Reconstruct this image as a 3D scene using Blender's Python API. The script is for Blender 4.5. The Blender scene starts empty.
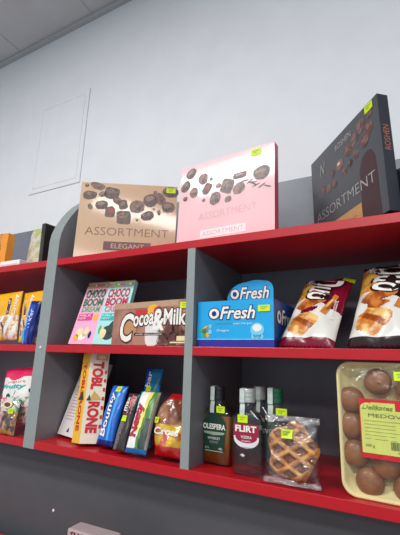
import bpy, math, random
from mathutils import Vector, Matrix, Euler
random.seed(7)
S = bpy.context.scene
COL = S.collection
# ------------------------------------------------------------------ camera, world, lights, exposure
cam = bpy.data.objects.new('camera', bpy.data.cameras.new('camera'))
COL.objects.link(cam); S.camera = cam
cam.data.sensor_fit = 'VERTICAL'; cam.data.sensor_height = 36.0
cam.data.lens = 367.405 / 535 * 36.0
cam.data.clip_start = 0.02
YAW, PIT, ROL = 0.4875, 0.242, 0.0287
_f = Vector((-math.sin(YAW)*math.cos(PIT), math.cos(YAW)*math.cos(PIT), math.sin(PIT)))
_r = Vector((math.cos(YAW), math.sin(YAW), 0)); _u = _r.cross(_f)
_r2 = _r*math.cos(ROL) + _u*math.sin(ROL); _u2 = -_r*math.sin(ROL) + _u*math.cos(ROL)
cam.matrix_world = Matrix(((_r2.x, _u2.x, -_f.x, 0.4523), (_r2.y, _u2.y, -_f.y, -0.8244), (_r2.z, _u2.z, -_f.z, -0.0057), (0, 0, 0, 1)))

W = bpy.data.worlds.new('world'); S.world = W; W.use_nodes = True
bg = W.node_tree.nodes['Background']
bg.inputs[0].default_value = (0.80, 0.90, 1.0, 1); bg.inputs[1].default_value = 0.64

def area(name, loc, rot, sx, sy, power, col=(1, 1, 1)):
    l = bpy.data.lights.new(name, 'AREA'); l.shape = 'RECTANGLE'; l.size = sx; l.size_y = sy
    l.energy = power; l.color = col
    o = bpy.data.objects.new(name, l); o.location = loc; o.rotation_euler = rot; COL.objects.link(o)
    return o
area('ceiling_lamp', (-0.90, -1.62, 1.80), (0, 0, 0), 1.3, 0.34, 56, (1.0, 0.99, 0.97))
area('ceiling_lamp', (1.0, -2.55, 1.80), (0, 0, 0), 1.3, 0.4, 60, (1.0, 0.99, 0.97))
area('ceiling_lamp', (0.2, -4.6, 1.80), (0, 0, 0), 2.6, 0.6, 64, (1.0, 0.99, 0.97))
S.view_settings.view_transform = 'Standard'; S.view_settings.look = 'None'
S.view_settings.exposure = 0.0; S.view_settings.gamma = 1.0; S.view_settings.use_curve_mapping = False
S.cycles.use_denoising = True
S.cycles.max_bounces = 10; S.cycles.transparent_max_bounces = 16
S.cycles.caustics_refractive = False; S.cycles.caustics_reflective = False

# ------------------------------------------------------------------ materials
def lin(c):
    r = []
    for v in c[:3]:
        v = v/255.0
        r.append(v/12.92 if v <= 0.04045 else ((v+0.055)/1.055)**2.4)
    return (*r, 1)
_M = {}
def mat(name, rgb, rough=0.5, var=0.06, scale=60, bump=0.0, spec=0.5, coat=0.0, metal=0.0, emis=None):
    if name in _M: return _M[name]
    m = bpy.data.materials.new(name); m.use_nodes = True
    nt = m.node_tree; b = nt.nodes['Principled BSDF']
    c = lin(rgb)
    tc = nt.nodes.new('ShaderNodeTexCoord'); nz = nt.nodes.new('ShaderNodeTexNoise')
    nz.inputs['Scale'].default_value = scale; nz.inputs['Detail'].default_value = 4
    nt.links.new(tc.outputs['Object'], nz.inputs['Vector'])
    rp = nt.nodes.new('ShaderNodeValToRGB')
    rp.color_ramp.elements[0].position = 0.3; rp.color_ramp.elements[1].position = 0.7
    rp.color_ramp.elements[0].color = (*[max(0, x*(1-var)) for x in c[:3]], 1)
    rp.color_ramp.elements[1].color = (*[min(1, x*(1+var)) for x in c[:3]], 1)
    nt.links.new(nz.outputs['Fac'], rp.inputs['Fac']); nt.links.new(rp.outputs['Color'], b.inputs['Base Color'])
    b.inputs['Roughness'].default_value = rough; b.inputs['Metallic'].default_value = metal
    b.inputs['Specular IOR Level'].default_value = spec
    b.inputs['Coat Weight'].default_value = coat; b.inputs['Coat Roughness'].default_value = 0.08
    if bump:
        bp = nt.nodes.new('ShaderNodeBump'); bp.inputs['Strength'].default_value = bump; bp.inputs['Distance'].default_value = 0.004
        nt.links.new(nz.outputs['Fac'], bp.inputs['Height']); nt.links.new(bp.outputs['Normal'], b.inputs['Normal'])
    _M[name] = m
    return m
def two_tone(name, a, bcol, scale, lo=0.42, hi=0.58, rough=0.4, bump=0.0, coat=0.0):
    m = mat(name, a, rough, 0, scale, bump, 0.5, coat)
    rp = [n for n in m.node_tree.nodes if n.type == 'VALTORGB'][0]
    rp.color_ramp.elements[0].position = lo; rp.color_ramp.elements[1].position = hi
    rp.color_ramp.elements[0].color = lin(a); rp.color_ramp.elements[1].color = lin(bcol)
    return m
def film(name, tint=(1, 1, 1), gloss=0.14, rough=0.1, scale=40, bump=0.6):
    if name in _M: return _M[name]
    m = bpy.data.materials.new(name); m.use_nodes = True; nt = m.node_tree; nt.nodes.clear()
    out = nt.nodes.new('ShaderNodeOutputMaterial'); mx = nt.nodes.new('ShaderNodeMixShader')
    tr = nt.nodes.new('ShaderNodeBsdfTransparent'); gl = nt.nodes.new('ShaderNodeBsdfGlossy')
    tr.inputs['Color'].default_value = (*tint, 1); gl.inputs['Roughness'].default_value = rough
    nz = nt.nodes.new('ShaderNodeTexNoise'); nz.inputs['Scale'].default_value = scale; nz.inputs['Detail'].default_value = 3
    nz.inputs['Distortion'].default_value = 0.8
    tc = nt.nodes.new('ShaderNodeTexCoord'); nt.links.new(tc.outputs['Object'], nz.inputs['Vector'])
    bp = nt.nodes.new('ShaderNodeBump'); bp.inputs['Strength'].default_value = bump; bp.inputs['Distance'].default_value = 0.01
    nt.links.new(nz.outputs['Fac'], bp.inputs['Height']); nt.links.new(bp.outputs['Normal'], gl.inputs['Normal'])
    mx.inputs[0].default_value = gloss
    nt.links.new(tr.outputs[0], mx.inputs[1]); nt.links.new(gl.outputs[0], mx.inputs[2]); nt.links.new(mx.outputs[0], out.inputs[0])
    _M[name] = m
    return m
def glass(name, col, ior=1.45, rough=0.0):
    if name in _M: return _M[name]
    m = bpy.data.materials.new(name); m.use_nodes = True; nt = m.node_tree; nt.nodes.clear()
    out = nt.nodes.new('ShaderNodeOutputMaterial'); g = nt.nodes.new('ShaderNodeBsdfGlass')
    g.inputs['Color'].default_value = (*col, 1); g.inputs['IOR'].default_value = ior; g.inputs['Roughness'].default_value = rough
    nt.links.new(g.outputs[0], out.inputs[0]); _M[name] = m
    return m

def thin_glass(name, tint, base):
    m = film(name, tint, base, 0.04, 20, 0.0); nt = m.node_tree
    mx = [n for n in nt.nodes if n.type == 'MIX_SHADER'][0]; lw = nt.nodes.new('ShaderNodeLayerWeight'); lw.inputs['Blend'].default_value = .5
    pw = nt.nodes.new('ShaderNodeMath'); pw.operation = 'POWER'; pw.inputs[1].default_value = 3.0
    ad = nt.nodes.new('ShaderNodeMath'); ad.operation = 'MULTIPLY_ADD'; ad.inputs[1].default_value = .6; ad.inputs[2].default_value = base
    nt.links.new(lw.outputs['Facing'], pw.inputs[0]); nt.links.new(pw.outputs[0], ad.inputs[0]); nt.links.new(ad.outputs[0], mx.inputs[0])
    return m

# ------------------------------------------------------------------ mesh builder
class MB:
    def __init__(s): s.v = []; s.f = []; s.m = []; s.mats = []
    def mi(s, m):
        if m not in s.mats: s.mats.append(m)
        return s.mats.index(m)
    def add(s, verts, faces, m):
        k = len(s.v); i = s.mi(m)
        s.v += [tuple(v) for v in verts]
        for f in faces: s.f.append(tuple(a+k for a in f)); s.m.append(i)
    def box(s, x0, y0, z0, x1, y1, z1, m, bev=0.0):
        if bev <= 0:
            V = [(x, y, z) for x in (x0, x1) for y in (y0, y1) for z in (z0, z1)]
            s.add(V, [(0, 1, 3, 2), (4, 6, 7, 5), (0, 4, 5, 1), (2, 3, 7, 6), (0, 2, 6, 4), (1, 5, 7, 3)], m); return
        import bmesh
        bm = bmesh.new(); bmesh.ops.create_cube(bm, size=1)
        for v in bm.verts: v.co = Vector(((x0+x1)/2+v.co.x*(x1-x0), (y0+y1)/2+v.co.y*(y1-y0), (z0+z1)/2+v.co.z*(z1-z0)))
        bmesh.ops.bevel(bm, geom=bm.edges[:], offset=bev, segments=2, affect='EDGES', profile=0.5)
        bm.verts.index_update()
        s.add([v.co[:] for v in bm.verts], [[v.index for v in f.verts] for f in bm.faces], m); bm.free()
    def prism(s, poly, axis, a, b, m):
        # poly: list of 2D points; axis 'x' -> (y,z), 'y' -> (x,z), 'z' -> (x,y)
        def P(p, t): return {'x': (t, p[0], p[1]), 'y': (p[0], t, p[1]), 'z': (p[0], p[1], t)}[axis]
        n = len(poly); V = [P(p, a) for p in poly] + [P(p, b) for p in poly]
        F = [tuple(range(n)), tuple(range(2*n-1, n-1, -1))] + [(i, n+i, n+(i+1) % n, (i+1) % n) for i in range(n)]
        s.add(V, F, m)
    def rings(s, rs, m, cap0=True, cap1=True):
        n = len(rs[0]); V = [p for r in rs for p in r]; F = []
        for k in range(len(rs)-1):
            for i in range(n):
                a = k*n+i; b = k*n+(i+1) % n
                F.append((a, b, b+n, a+n))
        if cap0: F.append(tuple(range(n-1, -1, -1)))
        if cap1: F.append(tuple((len(rs)-1)*n+i for i in range(n)))
        s.add(V, F, m)
    def build(s, name, parent=None, smooth=False, fix=True):
        me = bpy.data.meshes.new(name); me.from_pydata(s.v, [], s.f)
        for m in s.mats: me.materials.append(m)
        me.polygons.foreach_set('material_index', s.m)
        if fix:
            import bmesh
            bm = bmesh.new(); bm.from_mesh(me); bmesh.ops.recalc_face_normals(bm, faces=bm.faces[:]); bm.to_mesh(me); bm.free()
        if smooth: me.polygons.foreach_set('use_smooth', [True]*len(me.polygons))
        me.update()
        o = bpy.data.objects.new(name, me); COL.objects.link(o)
        if parent: o.parent = parent
        return o
def thing(name, label, cat, loc=(0, 0, 0), rot=(0, 0, 0), group=None):
    o = bpy.data.objects.new(name, None); COL.objects.link(o); o.empty_display_size = 0.02
    o.location = loc; o.rotation_euler = rot
    o['label'] = label; o['category'] = cat
    if group: o['group'] = group
    return o
def structure(name, mb):
    o = mb.build(name); o['kind'] = 'structure'; return o
def tag(o, label, cat, group=None):
    o['label'] = label; o['category'] = cat
    if group: o['group'] = group
    return o

# ------------------------------------------------------------------ surface maps: (x, z, off) -> local point
def front(y=0.0): return lambda x, z, o: (x, y-o, z)
def right(w): return lambda x, z, o: (w+o, x, z)
def plane(o0, ux, uz, n):
    o0, ux, uz, n = Vector(o0), Vector(ux), Vector(uz), Vector(n)
    return lambda x, z, o: tuple(o0+ux*x+uz*z+n*o)

_T = {}
def text_geo(txt, bold, shear):
    k = (txt, bold, shear)
    if k in _T: return _T[k]
    c = bpy.data.curves.new('t', 'FONT'); c.body = txt; c.offset = bold; c.shear = shear; c.resolution_u = 3
    o = bpy.data.objects.new('t', c); COL.objects.link(o)
    dg = bpy.context.evaluated_depsgraph_get(); dg.update()
    me = bpy.data.meshes.new_from_object(o.evaluated_get(dg))
    V = [(v.co.x, v.co.y) for v in me.vertices]; F = [tuple(p.vertices) for p in me.polygons]
    bpy.data.objects.remove(o); bpy.data.curves.remove(c); bpy.data.meshes.remove(me)
    _T[k] = (V, F)
    return _T[k]
def text(mb, txt, rect, mp, m, off=0.0006, bold=0.0, shear=0.0, rot=0, arc=None):
    x0, z0, x1, z1 = rect
    V0, _ = text_geo(txt, 0.0, shear); V, F = text_geo(txt, bold, shear)
    ax, bx = min(v[0] for v in V0), max(v[0] for v in V0); ay, by = min(v[1] for v in V0), max(v[1] for v in V0)
    P = []
    for x, y in V:
        u, v = (x-ax)/(bx-ax), (y-ay)/(by-ay)
        if rot == 90: u, v = 1-v, u          # reads upward
        elif rot == -90: u, v = v, 1-u       # reads downward
        xx, zz = x0+u*(x1-x0), z0+v*(z1-z0)
        if arc: zz += arc(u)
        P.append(mp(xx, zz, off))
    mb.add(P, F, m)
def poly(mb, pts, mp, m, off=0.0004): mb.add([mp(x, z, off) for x, z in pts], [tuple(range(len(pts)))], m)
def rect(mb, x0, z0, x1, z1, mp, m, off=0.0004): poly(mb, [(x0, z0), (x1, z0), (x1, z1), (x0, z1)], mp, m, off)
def blob(mb, cx, cz, rx, rz, mp, m, rot=0.0, off=0.0004, n=14, jag=0.12, seed=0, pw=2.0):
    rnd = random.Random(seed); c, s = math.cos(rot), math.sin(rot); P = []
    for i in range(n):
        a = 2*math.pi*i/n; k = 1+rnd.uniform(-jag, jag)
        ca, sa = math.cos(a), math.sin(a)
        x = rx*k*math.copysign(abs(ca)**(2/pw), ca); z = rz*k*math.copysign(abs(sa)**(2/pw), sa)
        P.append((cx+c*x-s*z, cz+s*x+c*z))
    poly(mb, P, mp, m, off)
TAGM = mat('price_tag_yellow', (206, 236, 10), 0.5, 0.03)
TAGD = mat('price_tag_print', (150, 175, 20), 0.6)
def price_tag(parent, x, z, w, h, mp, off=0.0012, label='bright yellow-green price sticker'):
    mb = MB()
    a = [mp(x, z, off), mp(x+w, z, off), mp(x+w, z+h, off), mp(x, z+h, off)]
    b = [mp(x, z, off-0.0005), mp(x+w, z, off-0.0005), mp(x+w, z+h, off-0.0005), mp(x, z+h, off-0.0005)]
    mb.add(a+b, [(0, 1, 2, 3), (4, 7, 6, 5), (0, 4, 5, 1), (1, 5, 6, 2), (2, 6, 7, 3), (3, 7, 4, 0)], TAGM)
    for k, (p, q, t) in enumerate(((0.2, 0.8, 0.62), (0.25, 0.6, 0.35))):
        rect(mb, x+w*p, z+h*t, x+w*q, z+h*(t+0.13), mp, TAGD, off+0.0003)
    o = mb.build('price_tag', parent, fix=False); o['label'] = label
    return o

# ================================================================== THE ROOM
WALL = mat('wall_paint', (234, 236, 240), 0.55, 0.02, 9, 0.05, 0.3)
mb = MB(); mb.box(-4.5, 0.362, -1.65, 3.2, 0.46, 1.845, WALL); structure('wall_back', mb)
CEIL = mat('ceiling_panel', (200, 200, 202), 0.6, 0.03, 7, 0.05, 0.3)
mb = MB(); mb.box(-4.5, -5.6, 1.845, 3.2, 0.46, 1.93, CEIL); structure('ceiling', mb)
FLOOR = two_tone('floor_tile', (120, 116, 112), (140, 136, 130), 6, rough=0.35)
mb = MB(); mb.box(-4.5, -5.6, -1.75, 3.2, 0.362, -1.65, FLOOR); structure('floor', mb)
TRIM = mat('ceiling_trim_grey', (178, 180, 183), 0.5)
mb = MB(); mb.box(-4.5, 0.335, 1.826, 3.2, 0.362, 1.845, TRIM, 0.003); structure('trim_1', mb)
mb = MB()
for x in (-2.69, -2.09, -1.49, -0.89, -0.29, 0.31):
    mb.box(x-0.003, -5.6, 1.843, x+0.003, 0.335, 1.845, TRIM)
structure('trim_2', mb)

# access hatch on the wall
HP = mat('hatch_white', (234, 236, 240), 0.5, 0.02, 10); HG = mat('hatch_gap', (196, 199, 203), 0.7)
t = thing('wall_hatch', 'white square access hatch set in the white wall above the shelves', 'hatch', (-1.235, 0.362, 0.82))
mb = MB(); mb.box(0.0, -0.003, 0, 0.375, 0.0, 0.545, HG); mb.build('gap', t)
mb = MB(); W_, H_ = 0.375, 0.545
for (a, b, c, d) in ((0.0015, 0.0015, W_-0.0015, 0.028), (0.0015, H_-0.028, W_-0.0015, H_-0.0015), (0.0015, 0.028, 0.028, H_-0.028), (W_-0.028, 0.028, W_-0.0015, H_-0.028)):
    mb.box(a, -0.0042, b, c, -0.003, d, HP)
mb.build('frame', t)
mb = MB(); mb.box(0.0298, -0.0044, 0.0298, W_-0.0298, -0.003, H_-0.0298, HP); mb.build('panel', t)

# ================================================================== THE SHELVING UNIT
RED = mat('red_laminate', (186, 20, 33), 0.32, 0.05, 30, 0.03, 0.45)
GRE = mat('grey_laminate_edge', (141, 149, 148), 0.4, 0.03, 40)
GRD = mat('dark_grey_laminate', (118, 119, 124), 0.42, 0.04, 30)
GRB = mat('grey_laminate_back', (122, 129, 139), 0.35, 0.04, 30)
WHT = mat('white_plastic', (225, 226, 226), 0.4)
ST = 0.0222; HZ = 0.2804; DP = 0.34
ZB, ZM, ZT = -HZ, 0.0, HZ                       # undersides of the three shelves
unit = thing('shelving_unit', 'grey and red wall shelving unit with three shelves full of sweets', 'shelving', (0, 0, 0))
XL0, XL1, XR = -0.572, -0.524, 0.55
XLL = -1.62
def side_panel(x0, x1):
    curve = [(0.0, 0.37), (0.004, 0.395), (0.012, 0.42), (0.024, 0.445), (0.038, 0.47), (0.058, 0.50), (0.078, 0.525), (0.104, 0.55), (0.135, 0.572), (0.17, 0.588), (0.21, 0.597), (0.25, 0.60)]
    pts = [(0.0, ZB)] + curve + [(DP, 0.60), (DP, ZB)]
    mb = MB(); n = len(pts)
    V = [(x0, y, z) for y, z in pts] + [(x1, y, z) for y, z in pts]
    mb.add(V, [tuple(range(n)), tuple(range(2*n-1, n-1, -1))], GRD)
    mb.add(V, [(i, n+i, n+(i+1) % n, (i+1) % n) for i in range(n)], GRE)
    o = mb.build('side_panel', unit); o['label'] = 'grey upright with a rounded top front corner'
    return o
sp = side_panel(XL0, XL1)
side_panel(XLL-0.024, XLL); side_panel(XR, XR+0.024)
mb = MB()
V = [(x, y, z) for x in (-0.0231, 0.0) for y in (0.0, DP) for z in (ZB+ST, ZT)]
mb.add(V, [(0, 1, 3, 2), (4, 6, 7, 5), (2, 3, 7, 6)], GRD); mb.add(V, [(0, 4, 5, 1), (0, 2, 6, 4), (1, 5, 7, 3)], GRE)
o = mb.build('divider', unit); o['label'] = 'narrow grey upright below the top shelf'
for x0, x1 in ((XLL, XL0), (XL1, XR)):
    for z in (ZB, ZT):
        mb = MB(); mb.box(x0, 0, z, x1, DP, z+ST, RED, 0.0012); mb.build('shelf', unit)
for x0, x1 in ((XLL, XL0), (XL1, -0.0231), (0.0, XR)):
    mb = MB(); mb.box(x0, 0, ZM, x1, DP, ZM+ST, RED, 0.0012); mb.build('shelf', unit)
mb = MB(); mb.box(XLL-0.024, DP, ZB-0.9, XR+0.024, DP+0.018, 0.60, GRB); mb.build('back_panel', unit)
LOW = mat('charcoal_laminate', (78, 82, 86), 0.5, 0.04, 25)
mb = MB(); mb.box(XLL-0.024, 0.07, ZB-0.9, XR+0.024, 0.09, ZB, LOW); lp = mb.build('lower_panel', unit); lp['label'] = 'plain charcoal panel under the lowest shelf'
mb = MB(); rs = []
for r, y in ((0.0042, 0.0702), (0.0042, 0.0685), (0.0025, 0.0675)):
    rs.append([(-0.489+r*math.cos(2*math.pi*i/12), y, -0.455+r*math.sin(2*math.pi*i/12)) for i in range(12)])
mb.rings(rs, WHT); mb.build('screw_cap', lp)
mb = MB(); rs = []
for r, y in ((0.0045, 0.0002), (0.0045, -0.0018), (0.0025, -0.0026)):
    rs.append([(-0.549+r*math.cos(2*math.pi*i/12), y, 0.014+r*math.sin(2*math.pi*i/12)) for i in range(12)])
mb.rings(rs, WHT); mb.build('screw_cap', sp)
mb = MB(); mb.box(XLL-0.024, -0.16, -0.56, XR+0.024, 0.03, -0.535, RED, 0.0012); o = mb.build('shelf', unit); o['label'] = 'deeper shelf at the foot of the charcoal panel'
mb = MB(); mb.box(XLL-0.024, -0.15, -1.65, XR+0.024, 0.03, -0.56, LOW); mb.build('base_cabinet', unit)

B, M, T = ZB+ST, ZM+ST, ZT+ST

# ================================================================== TOP SHELF: the three chocolate boxes
CH = [two_tone('print_dark_chocolate', (52, 28, 24), (92, 58, 48), 90, rough=0.35), two_tone('print_milk_chocolate', (84, 50, 42), (130, 90, 78), 90, rough=0.35)]
CHL = mat('print_chocolate_facet', (138, 100, 88), 0.35); NUT = mat('print_nut', (226, 206, 178), 0.4); CHR = mat('print_red_filling', (150, 52, 50), 0.4)
def carton(root, w, d, h, faces, bev=0.0015):
    """faces: dict side -> material, default under key 'all'"""
    mb = MB(); V = [(x, y, z) for x in (0, w) for y in (0, d) for z in (0, h)]
    for k, f in dict(left=(0, 1, 3, 2), right=(4, 6, 7, 5), front=(0, 4, 5, 1), back=(2, 3, 7, 6), bottom=(0, 2, 6, 4), top=(1, 5, 7, 3)).items():
        mb.add([V[i] for i in f], [(0, 1, 2, 3)], faces.get(k, faces['all']))
    return mb
def chocolates(mb, w, h, lst, mp):
    for i, (x, z, rx, rz, rot, kind) in enumerate(lst):
        x *= w; z *= h
        if kind == 'nut':
            blob(mb, x, z, rx, rz, mp, NUT, rot, 0.0006, seed=i, jag=.08); blob(mb, x, z, rx*.4, rz*.4, mp, CH[1], rot, 0.0009, seed=i); continue
        if kind == 'red':
            blob(mb, x, z, rx, rz, mp, CH[0], rot, 0.0006, seed=i, pw=3); blob(mb, x+rx*.2, z+rz*.2, rx*.55, rz*.5, mp, CHR, rot, 0.0009, seed=i); continue
        pw = 4 if kind == 'sq' else 2.2
        blob(mb, x, z, rx, rz, mp, CH[i % 2], rot, 0.0006, seed=i, jag=.08, pw=pw)
        blob(mb, x-rx*.12, z+rz*.28, rx*.62, rz*.4, mp, CHL if i % 3 == 0 else CH[1], rot, 0.0009, seed=i+50, jag=.15)
        if rx > .012: blob(mb, x+rx*.25, z-rz*.3, rx*.4, rz*.25, mp, CH[0], rot+.4, 0.0012, seed=i+90, jag=.2)

# beige box
w, d, h = 0.332, 0.035, 0.276
BEI = mat('beige_gold_card', (205, 170, 138), 0.45, 0.04, 14, spec=.3, coat=0.5); BEL = mat('cream_card_edge', (226, 214, 205), 0.4); PLUM = mat('plum_print', (92, 34, 40), 0.35)
GOLDT = mat('dark_gold_ink', (120, 82, 52), 0.35)
t = thing('chocolate_box', 'beige chocolate assortment box with plum nameplate, on the top shelf beside the rounded upright', 'box of chocolates', (-0.463, 0.009, 0.3024), (-0.025, 0, 0.543), 'assortment boxes on the top shelf')
mb = carton(t, w, d, h, dict(all=BEI, left=BEL))
F0 = front()
EL = [(.057, .956, .006, .006, 0, 'c'), (.169, .953, .024, .012, -.3, 'c'), (.097, .824, .021, .015, .1, 'c'), (.225, .845, .012, .009, .2, 'c'), (.325, .864, .023, .020, -.2, 'sq'),
      (.113, .668, .007, .010, .5, 'c'), (.226, .700, .019, .015, .2, 'c'), (.385, .765, .016, .012, -.6, 'c'), (.445, .715, .014, .016, .3, 'sq'), (.318, .610, .016, .019, 0, 'red'), (.462, .545, .022, .022, .1, 'sq'),
      (.59, .695, .023, .022, 0, 'c'), (.725, .793, .022, .022, .3, 'c'), (.827, .815, .015, .022, .5, 'c'), (.705, .580, .021, .015, .3, 'c'), (.915, .711, .020, .018, 0, 'c'), (.93, .915, .026, .018, 0, 'c'),
      (.60, .515, .011, .011, 0, 'nut'), (.765, .675, .009, .009, 0, 'nut'), (.87, .668, .010, .009, 0, 'nut'), (.82, .63, .005, .009, .2, 'c'), (.77, .9, .006, .007, .2, 'c')]
chocolates(mb, w, h, [(x, z, rx*1.12, rz*1.12, ro, k) for x, z, rx, rz, ro, k in EL], F0)
mb.build('carton', t, fix=False)
mb = MB(); rect(mb, .285*w, 0.115*h, .755*w, .225*h, F0, PLUM, 0.0006); np_ = mb.build('nameplate', t, fix=False); np_['label'] = 'plum nameplate strip reading ELEGANT'
mb = MB(); text(mb, 'ELEGANT', (.36*w, .14*h, .69*w, .2*h), F0, BEI, 0.001); mb.build('lettering', np_, fix=False)
mb = MB(); text(mb, 'ASSORTMENT', (.085*w, .3*h, .93*w, .405*h), F0, GOLDT, 0.0008, bold=-0.012); mb.build('lettering', t, fix=False)
price_tag(t, .885*w, .905*h, .032, .018, F0, 0.0018)

# pink box
w, d, h = 0.306, 0.026, 0.266
PNK = mat('pale_pink_card', (244, 196, 200), 0.45, 0.05, 9, spec=.25, coat=0.6); RPK = mat('deep_pink_card_edge', (205, 92, 112), 0.4, .1)
PNW = mat('pink_white_print', (247, 232, 232), 0.3); PNT = mat('pink_ink', (222, 170, 174), 0.3)
t = thing('chocolate_box', 'pale pink chocolate assortment box in the middle of the top shelf', 'box of chocolates', (-0.097, 0.057, 0.3032), (-0.045, 0.001, -0.086), 'assortment boxes on the top shelf')
mb = carton(t, w, d, h, dict(all=RPK, front=PNK, top=PNW))
PK = [(.125, .895, .019, .016, .7, 'c'), (.271, .785, .017, .019, .2, 'c'), (.069, .744, .015, .020, -.6, 'c'), (.170, .645, .015, .017, .1, 'c'), (.323, .650, .014, .020, -.6, 'red'), (.415, .510, .018, .020, 0, 'c'), (.072, .590, .008, .008, 0, 'c'),
      (.290, .520, .006, .006, 0, 'c'), (.362, .759, .006, .006, 0, 'c'), (.445, .655, .010, .008, 0, 'c'), (.540, .625, .021, .022, -.3, 'sq'), (.553, .467, .011, .010, 0, 'c'), (.668, .713, .021, .010, 0, 'sq'), (.661, .564, .020, .017, .5, 'c'), (.881, .681, .025, .021, 0, 'c')]
chocolates(mb, w, h, PK, F0)
for i in range(7):      # chocolate curl
    a = i*.42; x = .72*w+.020*i*.5; z = (.635-.02*i)*h
    blob(mb, x+.006*math.sin(a*3), z, .012, .0022, F0, CH[0], .6*math.sin(i*1.7), .0006, seed=i)
mb.build('carton', t, fix=False)
mb = MB(); rect(mb, .27*w, .075*h, .735*w, .165*h, F0, PNW, 0.0006); np_ = mb.build('nameplate', t, fix=False)
mb = MB(); text(mb, 'ASSORTMENT', (.29*w, .095*h, .715*w, .147*h), F0, PNT, 0.001); mb.build('lettering', np_, fix=False)
mb = MB(); text(mb, 'ASSORTMENT', (.24*w, .285*h, .84*w, .37*h), F0, PNT, 0.0008, bold=-0.012); mb.build('lettering', t, fix=False)
price_tag(t, .775*w, .895*h, .030, .020, F0, 0.0018)

# black box
w, d, h = 0.322, 0.028, 0.298
BLK = mat('charcoal_card', (70, 71, 76), 0.33, 0.06, 12, coat=0.3); BLS = mat('black_card_edge', (52, 54, 62), 0.35); SIL = mat('silver_ink', (172, 170, 168), 0.35)
GLD = mat('gold_print', (196, 150, 96), 0.4, .08); MAR = mat('painted_maroon_reflection', (66, 36, 40), 0.35); ROS = mat('rose_gold_ink', (188, 120, 100), 0.4)
BRP = two_tone('print_cocoa_dust', (92, 66, 66), (128, 98, 94), 60)
t = thing('chocolate_box', 'tall charcoal black chocolate assortment box, turned sideways at right on the top shelf', 'box of chocolates', (0.265, 0.258, 0.3026), (-0.014, -0.031, -0.898), 'assortment boxes on the top shelf')
mb = carton(t, w, d, h, dict(all=BLS, front=BLK))
poly(mb, [(.30*w, 0), (.72*w, 0), (.72*w, .2*h), (.30*w, .2*h)], F0, GLD, .0006)
poly(mb, [(.72*w, .0*h), (.93*w, .0*h), (.92*w, .50*h), (.885*w, .58*h), (.83*w, .60*h), (.77*w, .57*h), (.73*w, .48*h)], F0, MAR, .0004)  # dark rounded reflection on the glossy card, painted as a flat maroon shape
for i, (x, z, r, m) in enumerate([(.476, .70, .016, CHL), (.289, .56, .013, CHL), (.385, .56, .012, CH[1]), (.692, .80, .018, BRP), (.781, .86, .020, BRP), (.604, .76, .016, CH[1]), (.54, .60, .012, BRP), (.821, .70, .018, CH[1]), (.62, .62, .011, CH[0]), (.2, .60, .012, CH[1]), (.70, .66, .013, BRP), (.88, .78, .016, CH[1]), (.36, .68, .012, BRP), (.9, .9, .012, BRP)]):
    blob(mb, x*w, z*h, r, r*.95, F0, m, i, .0007, seed=i)
    blob(mb, x*w-.003, z*h+.004, r*.45, r*.3, F0, NUT if i == 0 else CHL, i, .0010, seed=i+9)
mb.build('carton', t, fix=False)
for txt, r, m, b_, sh in (('ASSORTMENT', (.065, .295, .90, .39), SIL, -.008, 0), ('ROSHEN', (.43, .865, .66, .925), SIL, 0, 0), ('N', (.16, .76, .25, .88), SIL, 0, .3), ('CLASSIC', (.36, .07, .66, .12), GOLDT, 0, 0)):
    mb = MB(); text(mb, txt, (r[0]*w, r[1]*h, r[2]*w, r[3]*h), F0, m, 0.001, bold=b_, shear=sh); mb.build('lettering', t, fix=False)
mb = MB(); text(mb, 'ROSHEN', (.006, .50*h, .021, .72*h), right(w), ROS, 0.0006, rot=90); o = mb.build('lettering', t, fix=False); o['label'] = 'rose gold lettering running up the side'
price_tag(t, .855*w, .92*h, .030, .020, F0, 0.0018)

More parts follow.
